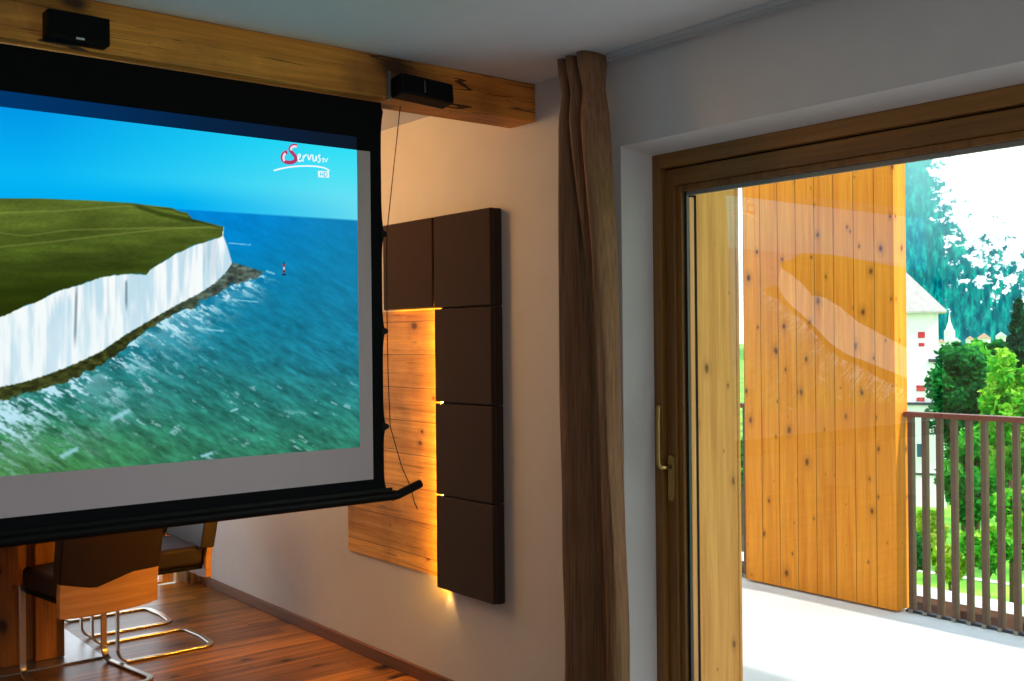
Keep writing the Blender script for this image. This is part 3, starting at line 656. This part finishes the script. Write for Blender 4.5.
# ------------------------------------------------------------------ landscape
GZ0 = -8.2
mt, nt, b, out = new_mat('meadow_grass'); co, sp = coords(nt)
no = N(nt, 'ShaderNodeTexNoise', i_Scale=.35, i_Detail=8.0); nt.links.new(co, no.inputs['Vector'])
nt.links.new(ramp(nt, no.outputs[0], [(.3, lin((40,120,20))), (.5, lin((120,190,40))), (.7, lin((190,225,80)))]), b.inputs['Base Color']); b.inputs['Roughness'].default_value = .9
M['grass'] = mt
fx = V((FW.x, FW.y, 0)).normalized()
mb = MB(); mb.box((3,-900,GZ0-.5), (1400,1100,GZ0)); struct(mb, 'ground', M['grass'], 'green meadow below the balcony')
# pale path
mb = MB(); A = far(928,560,43); B = far(1003,577,41); A.z = B.z = GZ0+.02
dv = (B-A).normalized(); nv = V((-dv.y, dv.x, 0)); mb.add([A-dv*6-nv*.25, A-dv*6+nv*.25, B+dv*8+nv*.25, B+dv*8-nv*.25], [(0,1,2,3)]); struct(mb, 'garden_path', M['path'], 'pale path crossing the green garden')

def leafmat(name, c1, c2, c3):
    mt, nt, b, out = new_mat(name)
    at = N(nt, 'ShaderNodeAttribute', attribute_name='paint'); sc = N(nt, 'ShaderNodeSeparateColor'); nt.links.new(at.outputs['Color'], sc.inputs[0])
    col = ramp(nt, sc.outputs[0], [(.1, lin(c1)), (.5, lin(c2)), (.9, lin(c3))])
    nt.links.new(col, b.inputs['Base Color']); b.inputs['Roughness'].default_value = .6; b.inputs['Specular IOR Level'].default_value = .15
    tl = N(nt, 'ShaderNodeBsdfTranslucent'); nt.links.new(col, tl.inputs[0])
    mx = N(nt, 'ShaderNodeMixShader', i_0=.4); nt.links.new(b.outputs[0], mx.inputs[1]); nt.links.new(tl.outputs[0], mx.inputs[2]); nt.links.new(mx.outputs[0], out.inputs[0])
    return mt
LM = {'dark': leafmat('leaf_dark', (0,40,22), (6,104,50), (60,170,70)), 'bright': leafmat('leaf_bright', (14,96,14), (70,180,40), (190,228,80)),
      'mid': leafmat('leaf_mid', (0,66,20), (30,150,44), (120,210,70)), 'yellow': leafmat('leaf_yellow', (60,120,10), (150,200,40), (232,232,110)), 'conifer': leafmat('leaf_conifer', (0,30,24), (0,76,56), (30,130,80))}
def leaves(centre, rx, rz, n, size, seed, conical=False, blobs=44):
    g = np.random.default_rng(seed)
    if conical:
        t = g.random(n)**.62; r = rx*(.08+.95*t)*(.65+.35*np.sin(t*38)**2)*np.sqrt(g.random(n)*.6+.4); a = g.random(n)*2*np.pi
        P = np.stack([r*np.cos(a), r*np.sin(a), rz*(1-2*t)-.12*r], -1); shade = .25+.5*g.random(n)
    else:
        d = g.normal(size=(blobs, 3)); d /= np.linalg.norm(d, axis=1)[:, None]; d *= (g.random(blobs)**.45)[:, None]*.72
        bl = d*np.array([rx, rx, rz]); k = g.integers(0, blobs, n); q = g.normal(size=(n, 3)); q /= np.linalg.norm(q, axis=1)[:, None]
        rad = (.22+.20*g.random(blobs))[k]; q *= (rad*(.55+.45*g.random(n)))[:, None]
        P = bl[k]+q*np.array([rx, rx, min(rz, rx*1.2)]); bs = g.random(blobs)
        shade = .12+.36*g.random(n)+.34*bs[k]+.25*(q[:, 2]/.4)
    nn_ = g.normal(size=(n, 3)); nn_[:, 2] = np.abs(nn_[:, 2])+.25; nn_ /= np.linalg.norm(nn_, axis=1)[:, None]
    ax = np.cross(nn_, g.normal(size=(n, 3))); ax /= np.linalg.norm(ax, axis=1)[:, None]; bx_ = np.cross(nn_, ax)
    s = (size*(.6+.8*g.random(n)))[:, None]; c = P+np.array(centre)
    vs = np.stack([c-ax*s, c-bx_*s*.55, c+ax*s, c+bx_*s*.55], 1).reshape(-1, 3)
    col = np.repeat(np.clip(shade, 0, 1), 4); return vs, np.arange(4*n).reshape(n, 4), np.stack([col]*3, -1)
def tree(name, label, px, py, depth, rx_px, rz_px, mat, n, leaf_px, seed, cat='tree', conical=False, group='trees and bushes beyond the balcony', trunk=True):
    k = depth/F_PX; c = far(px, py, depth); rx, rz = rx_px*k, rz_px*k
    base = V((c.x, c.y, GZ0)); r = thing(name, label, cat, base, group=group)
    vs, q, col = leaves((0, 0, c.z-GZ0), rx, rz, n, leaf_px*k, seed, conical)
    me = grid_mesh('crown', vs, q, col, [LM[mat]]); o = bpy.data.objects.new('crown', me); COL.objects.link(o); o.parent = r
    if trunk:
        t = MB(); h = max(.4, c.z-GZ0+(rz*.3 if not conical else rz*.8)); w_ = max(.05, rx*.07)
        t.tube([(0,0,-.1), (.05*rx,0,h*.4), (-.03*rx,.04*rx,h*.75), (0,0,h)], w_, 8)
        if not conical:
            for a in range(5): t.tube([(0,0,h*.62), (rx*.35*math.cos(a*1.3), rx*.35*math.sin(a*1.3), h*.8), (rx*.6*math.cos(a*1.3), rx*.6*math.sin(a*1.3), h*.95)], w_*.45, 6)
        t.build('trunk', M['trunk'], r, smooth=True)
    return r
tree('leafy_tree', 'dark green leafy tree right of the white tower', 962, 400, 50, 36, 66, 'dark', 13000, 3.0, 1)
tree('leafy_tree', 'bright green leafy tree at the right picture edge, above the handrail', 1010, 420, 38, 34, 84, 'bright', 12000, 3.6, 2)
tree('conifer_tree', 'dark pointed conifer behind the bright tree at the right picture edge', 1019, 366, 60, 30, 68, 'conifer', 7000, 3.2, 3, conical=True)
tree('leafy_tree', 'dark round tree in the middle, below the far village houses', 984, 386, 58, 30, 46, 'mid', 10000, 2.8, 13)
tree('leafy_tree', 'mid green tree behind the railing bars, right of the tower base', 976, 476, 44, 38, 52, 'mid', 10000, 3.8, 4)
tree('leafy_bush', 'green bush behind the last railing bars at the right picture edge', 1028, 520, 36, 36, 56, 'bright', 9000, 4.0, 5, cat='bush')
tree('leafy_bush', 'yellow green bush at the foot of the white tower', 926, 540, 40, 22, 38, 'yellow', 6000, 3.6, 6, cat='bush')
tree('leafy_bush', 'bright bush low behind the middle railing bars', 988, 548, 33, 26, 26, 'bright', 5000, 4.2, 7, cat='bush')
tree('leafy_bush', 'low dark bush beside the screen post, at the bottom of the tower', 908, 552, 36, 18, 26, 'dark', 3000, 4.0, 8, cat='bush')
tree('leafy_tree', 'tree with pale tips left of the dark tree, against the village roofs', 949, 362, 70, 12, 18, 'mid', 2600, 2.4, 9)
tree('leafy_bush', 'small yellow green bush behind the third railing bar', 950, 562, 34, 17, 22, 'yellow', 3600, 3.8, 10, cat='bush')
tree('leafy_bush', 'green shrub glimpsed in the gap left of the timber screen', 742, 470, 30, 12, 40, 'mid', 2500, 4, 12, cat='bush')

tree('leafy_tree', 'small far tree under the thin church spire', 957, 352, 150, 13, 10, 'dark', 2600, 2.2, 21, trunk=False)
tree('leafy_tree', 'small far tree below the middle of the village row', 977, 350, 160, 14, 11, 'mid', 2600, 2.2, 22, trunk=False)
tree('leafy_tree', 'small far tree left of the pointed conifer', 998, 349, 150, 14, 10, 'dark', 2600, 2.2, 23, trunk=False)

# white tower house
D = 60; k = D/F_PX; c = far(912, 332, D); ang = math.atan2(ray(912,332).y, ray(912,332).x)-math.pi/2
tw = thing('tower_house', 'white tower house with a steep pale roof and small red shutters, beyond the railing', 'building', (c.x, c.y, GZ0), ang)
h0 = c.z-GZ0
def tX(px): return (px-912)*k
def tZ(py): return h0+(332-py)*k
mb = MB(); mb.box((tX(868), 0, -.5), (tX(936.5), 3.6, tZ(312))); mb.box((tX(866), -.35, -.5), (tX(942.5), 3.9, tZ(361))); mb.build('wall', M['white_wall'], tw)
mb = MB(); apex = (tX(876), 1.8, tZ(238)); a0, a1, e0, e1, ez = tX(862), tX(944), -.45, 4.1, tZ(311)
mb.add([(a0,e0,ez),(a1,e0,ez),(a1,e1,ez),(a0,e1,ez),apex,(a0,e0,ez-.12),(a1,e0,ez-.12),(a1,e1,ez-.12),(a0,e1,ez-.12)], [(0,1,4),(1,2,4),(2,3,4),(3,0,4),(0,5,6,1),(1,6,7,2),(2,7,8,3),(3,8,5,0),(5,8,7,6)]); mb.build('roof', M['roof'], tw)
for a, c in (((tX(862), -.40, tZ(312.4)), (tX(942), 0, tZ(309.6))), ((tX(927), -.5, tZ(362)), (tX(944), 0, tZ(359))), ((tX(866), -.5, tZ(404.5)), (tX(944), -.3, tZ(402))), ((tX(866), -.42, tZ(474)), (tX(943), -.3, tZ(472)))):
    mb = MB(); mb.box(a, c); mb.build('ledge', M['ledge'], tw)
for x0, x1, y0, y1, d_ in ((917.5,924,332,338,0), (918,923.5,343,346.5,0), (915.5,923.5,385,391,-.35), (915.5,923,397,401,-.35)):
    mb = MB(); mb.box((tX(x0), d_-.03, tZ(y1)), (tX(x1), d_+.1, tZ(y0))); mb.build('window', M['shutter'], tw)
mb = MB(); mb.box((tX(913), -.40, tZ(459)), (tX(923), -.3, tZ(439))); f = mb.build('window', M['white_wall'], tw)
mb = MB(); mb.box((tX(915.5), -.42, tZ(456)), (tX(921), -.38, tZ(443))); mb.build('pane', M['winglass'], f)
# far village
def house(px, py, w_px, h_px, D, label, tone):
    k = D/F_PX; c = far(px, py, D); a = math.atan2(ray(px,py).y, ray(px,py).x)-math.pi/2
    r = thing('village_house', label, 'house', (c.x, c.y, GZ0), a, group='far village houses'); w_, hz_ = w_px*k/2, c.z-GZ0
    top = hz_+h_px*k*.1
    mb = MB(); mb.box((-w_,0,-.5), (w_,2*w_,top)); mb.build('wall', M['white_wall'], r)
    mb = MB(); mb.prism([(-w_*1.15,top),(0,top+w_*.9),(w_*1.15,top)], 1, -.4, 2*w_+.4); mb.build('roof', tone, r)
pale = M['roof']
rs = [plain('terracotta_roof', (206,160,146), .8), plain('pale_grey_roof', (206,206,210), .8)]
house(941, 343, 8, 6, 230, 'white village house just right of the tower roof, far off', rs[0])
house(956, 342, 9, 7, 250, 'white village house below the thin church spire', rs[1])
house(984, 339, 12, 8, 260, 'white village house in the middle of the far row', rs[0])
house(1001, 337, 10, 8, 240, 'white village house left of the conifer', rs[1])
house(970, 340, 8, 6, 300, 'small white village house behind the middle of the far row', rs[0])
D = 280; k = D/F_PX; c = far(949.5, 330, D)
cs = thing('church_spire', 'thin white church spire far off below the forest slope', 'church spire', (c.x, c.y, GZ0), group=None); hz_ = c.z-GZ0
mb = MB(); mb.box((-1.0,-1.0,0), (1.0,1.0,hz_)); mb.build('tower', M['white_wall'], cs)
mb = MB(); mb.lathe([(1.1,hz_), (.35,hz_+2.2), (.04,hz_+5)], 8); mb.build('spire', M['white_wall'], cs)
# mountain slope
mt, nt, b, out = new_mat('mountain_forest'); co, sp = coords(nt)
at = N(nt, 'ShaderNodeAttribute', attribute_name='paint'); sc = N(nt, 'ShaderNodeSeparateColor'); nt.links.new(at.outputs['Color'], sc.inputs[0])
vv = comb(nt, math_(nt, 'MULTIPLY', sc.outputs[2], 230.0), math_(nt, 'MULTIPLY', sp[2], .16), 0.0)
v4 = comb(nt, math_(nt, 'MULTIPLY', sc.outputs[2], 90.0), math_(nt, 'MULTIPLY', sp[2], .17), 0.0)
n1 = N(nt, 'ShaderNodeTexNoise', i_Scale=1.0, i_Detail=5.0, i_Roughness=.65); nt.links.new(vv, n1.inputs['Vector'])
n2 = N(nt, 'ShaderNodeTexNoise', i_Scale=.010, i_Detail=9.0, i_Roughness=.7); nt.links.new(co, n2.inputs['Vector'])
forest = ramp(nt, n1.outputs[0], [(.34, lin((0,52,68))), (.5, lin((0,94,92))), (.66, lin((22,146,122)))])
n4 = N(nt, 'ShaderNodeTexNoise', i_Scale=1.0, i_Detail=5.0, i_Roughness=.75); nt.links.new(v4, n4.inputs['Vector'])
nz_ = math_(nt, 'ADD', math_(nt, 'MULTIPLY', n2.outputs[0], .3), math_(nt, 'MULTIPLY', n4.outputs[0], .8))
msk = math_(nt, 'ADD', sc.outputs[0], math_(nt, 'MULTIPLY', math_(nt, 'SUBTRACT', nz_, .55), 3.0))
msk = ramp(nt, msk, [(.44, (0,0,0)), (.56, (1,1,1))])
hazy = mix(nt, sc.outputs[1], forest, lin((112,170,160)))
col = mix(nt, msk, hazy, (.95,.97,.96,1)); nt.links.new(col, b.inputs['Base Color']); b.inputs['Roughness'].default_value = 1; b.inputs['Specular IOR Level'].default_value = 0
M['mountain'] = mt
na, nr = 160, 120
AZ = np.linspace(math.radians(13.5), math.radians(75), na+1); RR = np.linspace(0, 1, nr+1)
aa, rr_ = np.meshgrid(AZ, RR)      # azimuth measured clockwise from the depth axis of the room view
base_dir = math.atan2(FW.x, FW.y)
dist = 360+560*rr_
x = CP.x+dist*np.sin(base_dir+aa); y = CP.y+dist*np.cos(base_dir+aa)
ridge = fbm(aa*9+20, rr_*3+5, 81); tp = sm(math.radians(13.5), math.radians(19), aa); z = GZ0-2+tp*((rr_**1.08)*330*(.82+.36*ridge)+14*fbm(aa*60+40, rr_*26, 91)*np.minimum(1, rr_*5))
e = (z-1.5)/dist                      # height angle, for the edge where the forest turns white
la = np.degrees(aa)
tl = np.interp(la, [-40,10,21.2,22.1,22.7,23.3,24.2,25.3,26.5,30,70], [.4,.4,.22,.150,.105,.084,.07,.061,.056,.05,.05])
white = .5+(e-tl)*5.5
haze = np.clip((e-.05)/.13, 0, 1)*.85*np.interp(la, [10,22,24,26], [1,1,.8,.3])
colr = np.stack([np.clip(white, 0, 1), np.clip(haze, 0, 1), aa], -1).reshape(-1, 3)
ix = np.arange((na+1)*(nr+1)).reshape(nr+1, na+1); qd = np.stack([ix[:-1,:-1], ix[:-1,1:], ix[1:,1:], ix[1:,:-1]], -1).reshape(-1, 4)
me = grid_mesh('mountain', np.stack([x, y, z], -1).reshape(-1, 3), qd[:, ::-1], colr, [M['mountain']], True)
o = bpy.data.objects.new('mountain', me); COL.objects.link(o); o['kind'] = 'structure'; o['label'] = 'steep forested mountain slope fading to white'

# ------------------------------------------------------------------ light
w = bpy.data.worlds.new('world'); scn.world = w; w.use_nodes = True; nt = w.node_tree; nt.nodes.clear()
ow = nt.nodes.new('ShaderNodeOutputWorld'); bg = nt.nodes.new('ShaderNodeBackground'); tc = nt.nodes.new('ShaderNodeTexCoord'); sp = nt.nodes.new('ShaderNodeSeparateXYZ')
nt.links.new(tc.outputs['Generated'], sp.inputs[0])
nt.links.new(ramp(nt, sp.outputs[2], [(.0, (.88,.95,1.0)), (.35, (.78,.89,1.0)), (1, (.55,.75,1.0))]), bg.inputs[0]); bg.inputs[1].default_value = 2.7
nt.links.new(bg.outputs[0], ow.inputs[0])
def light(name, typ, loc, energy, color, target=None, **kw):
    ld = bpy.data.lights.new(name, typ); ld.energy = energy; ld.color = color
    for a, c in kw.items(): setattr(ld, a, c)
    o = bpy.data.objects.new(name, ld); COL.objects.link(o); o.location = loc
    if target is not None: o.rotation_euler = (V(target)-V(loc)).to_track_quat('-Z', 'Y').to_euler()
    return o
sd = V((.13,-.72,.70)).normalized()
mb = MB(); mb.box((.232,-6,2.75), (1.75,9,2.95)); struct(mb, 'added_soffit', M['white_wall'])  # unseen overhang, added to keep direct sun off the timber post
light('sun', 'SUN', sd*30, 3.6, (1,.95,.86), (0,0,0), angle=.02)
light('room_fill', 'AREA', (-2.3,-1.2,2.3), 11, (1,.95,.92), (-1.9,2.2,1.2), shape='RECTANGLE', size=1.6, size_y=.8)  # added fill behind the camera, no visible fitting
light('bounce_fill', 'AREA', (-2.6,.3,.25), 14, (.55,.77,1), (-2.0,1.2,2.4), shape='RECTANGLE', size=2.4, size_y=2.0)  # added lamp standing in for cool light bounced off the balcony floor
light('dining_lamp', 'POINT', (-1.55,5.1,2.0), 40, (1,.58,.24), shadow_soft_size=.5)
light('warm_wall_fill', 'AREA', (-.95,4.15,2.38), 7, (1,.50,.14), (0,3.62,2.1), shape='DISK', size=.35)  # added warm lamp hidden behind screen and beam, tints the upper wall orange
light('strip_end_spot', 'SPOT', (-.022,3.655,.45), .8, (1,.60,.18), (-.002,3.66,.0), spot_size=math.radians(70), spot_blend=.7, shadow_soft_size=.004)
scn.cycles.max_bounces = 10; scn.cycles.diffuse_bounces = 5; scn.cycles.glossy_bounces = 4; scn.cycles.transparent_max_bounces = 16
scn.cycles.sample_clamp_indirect = 4
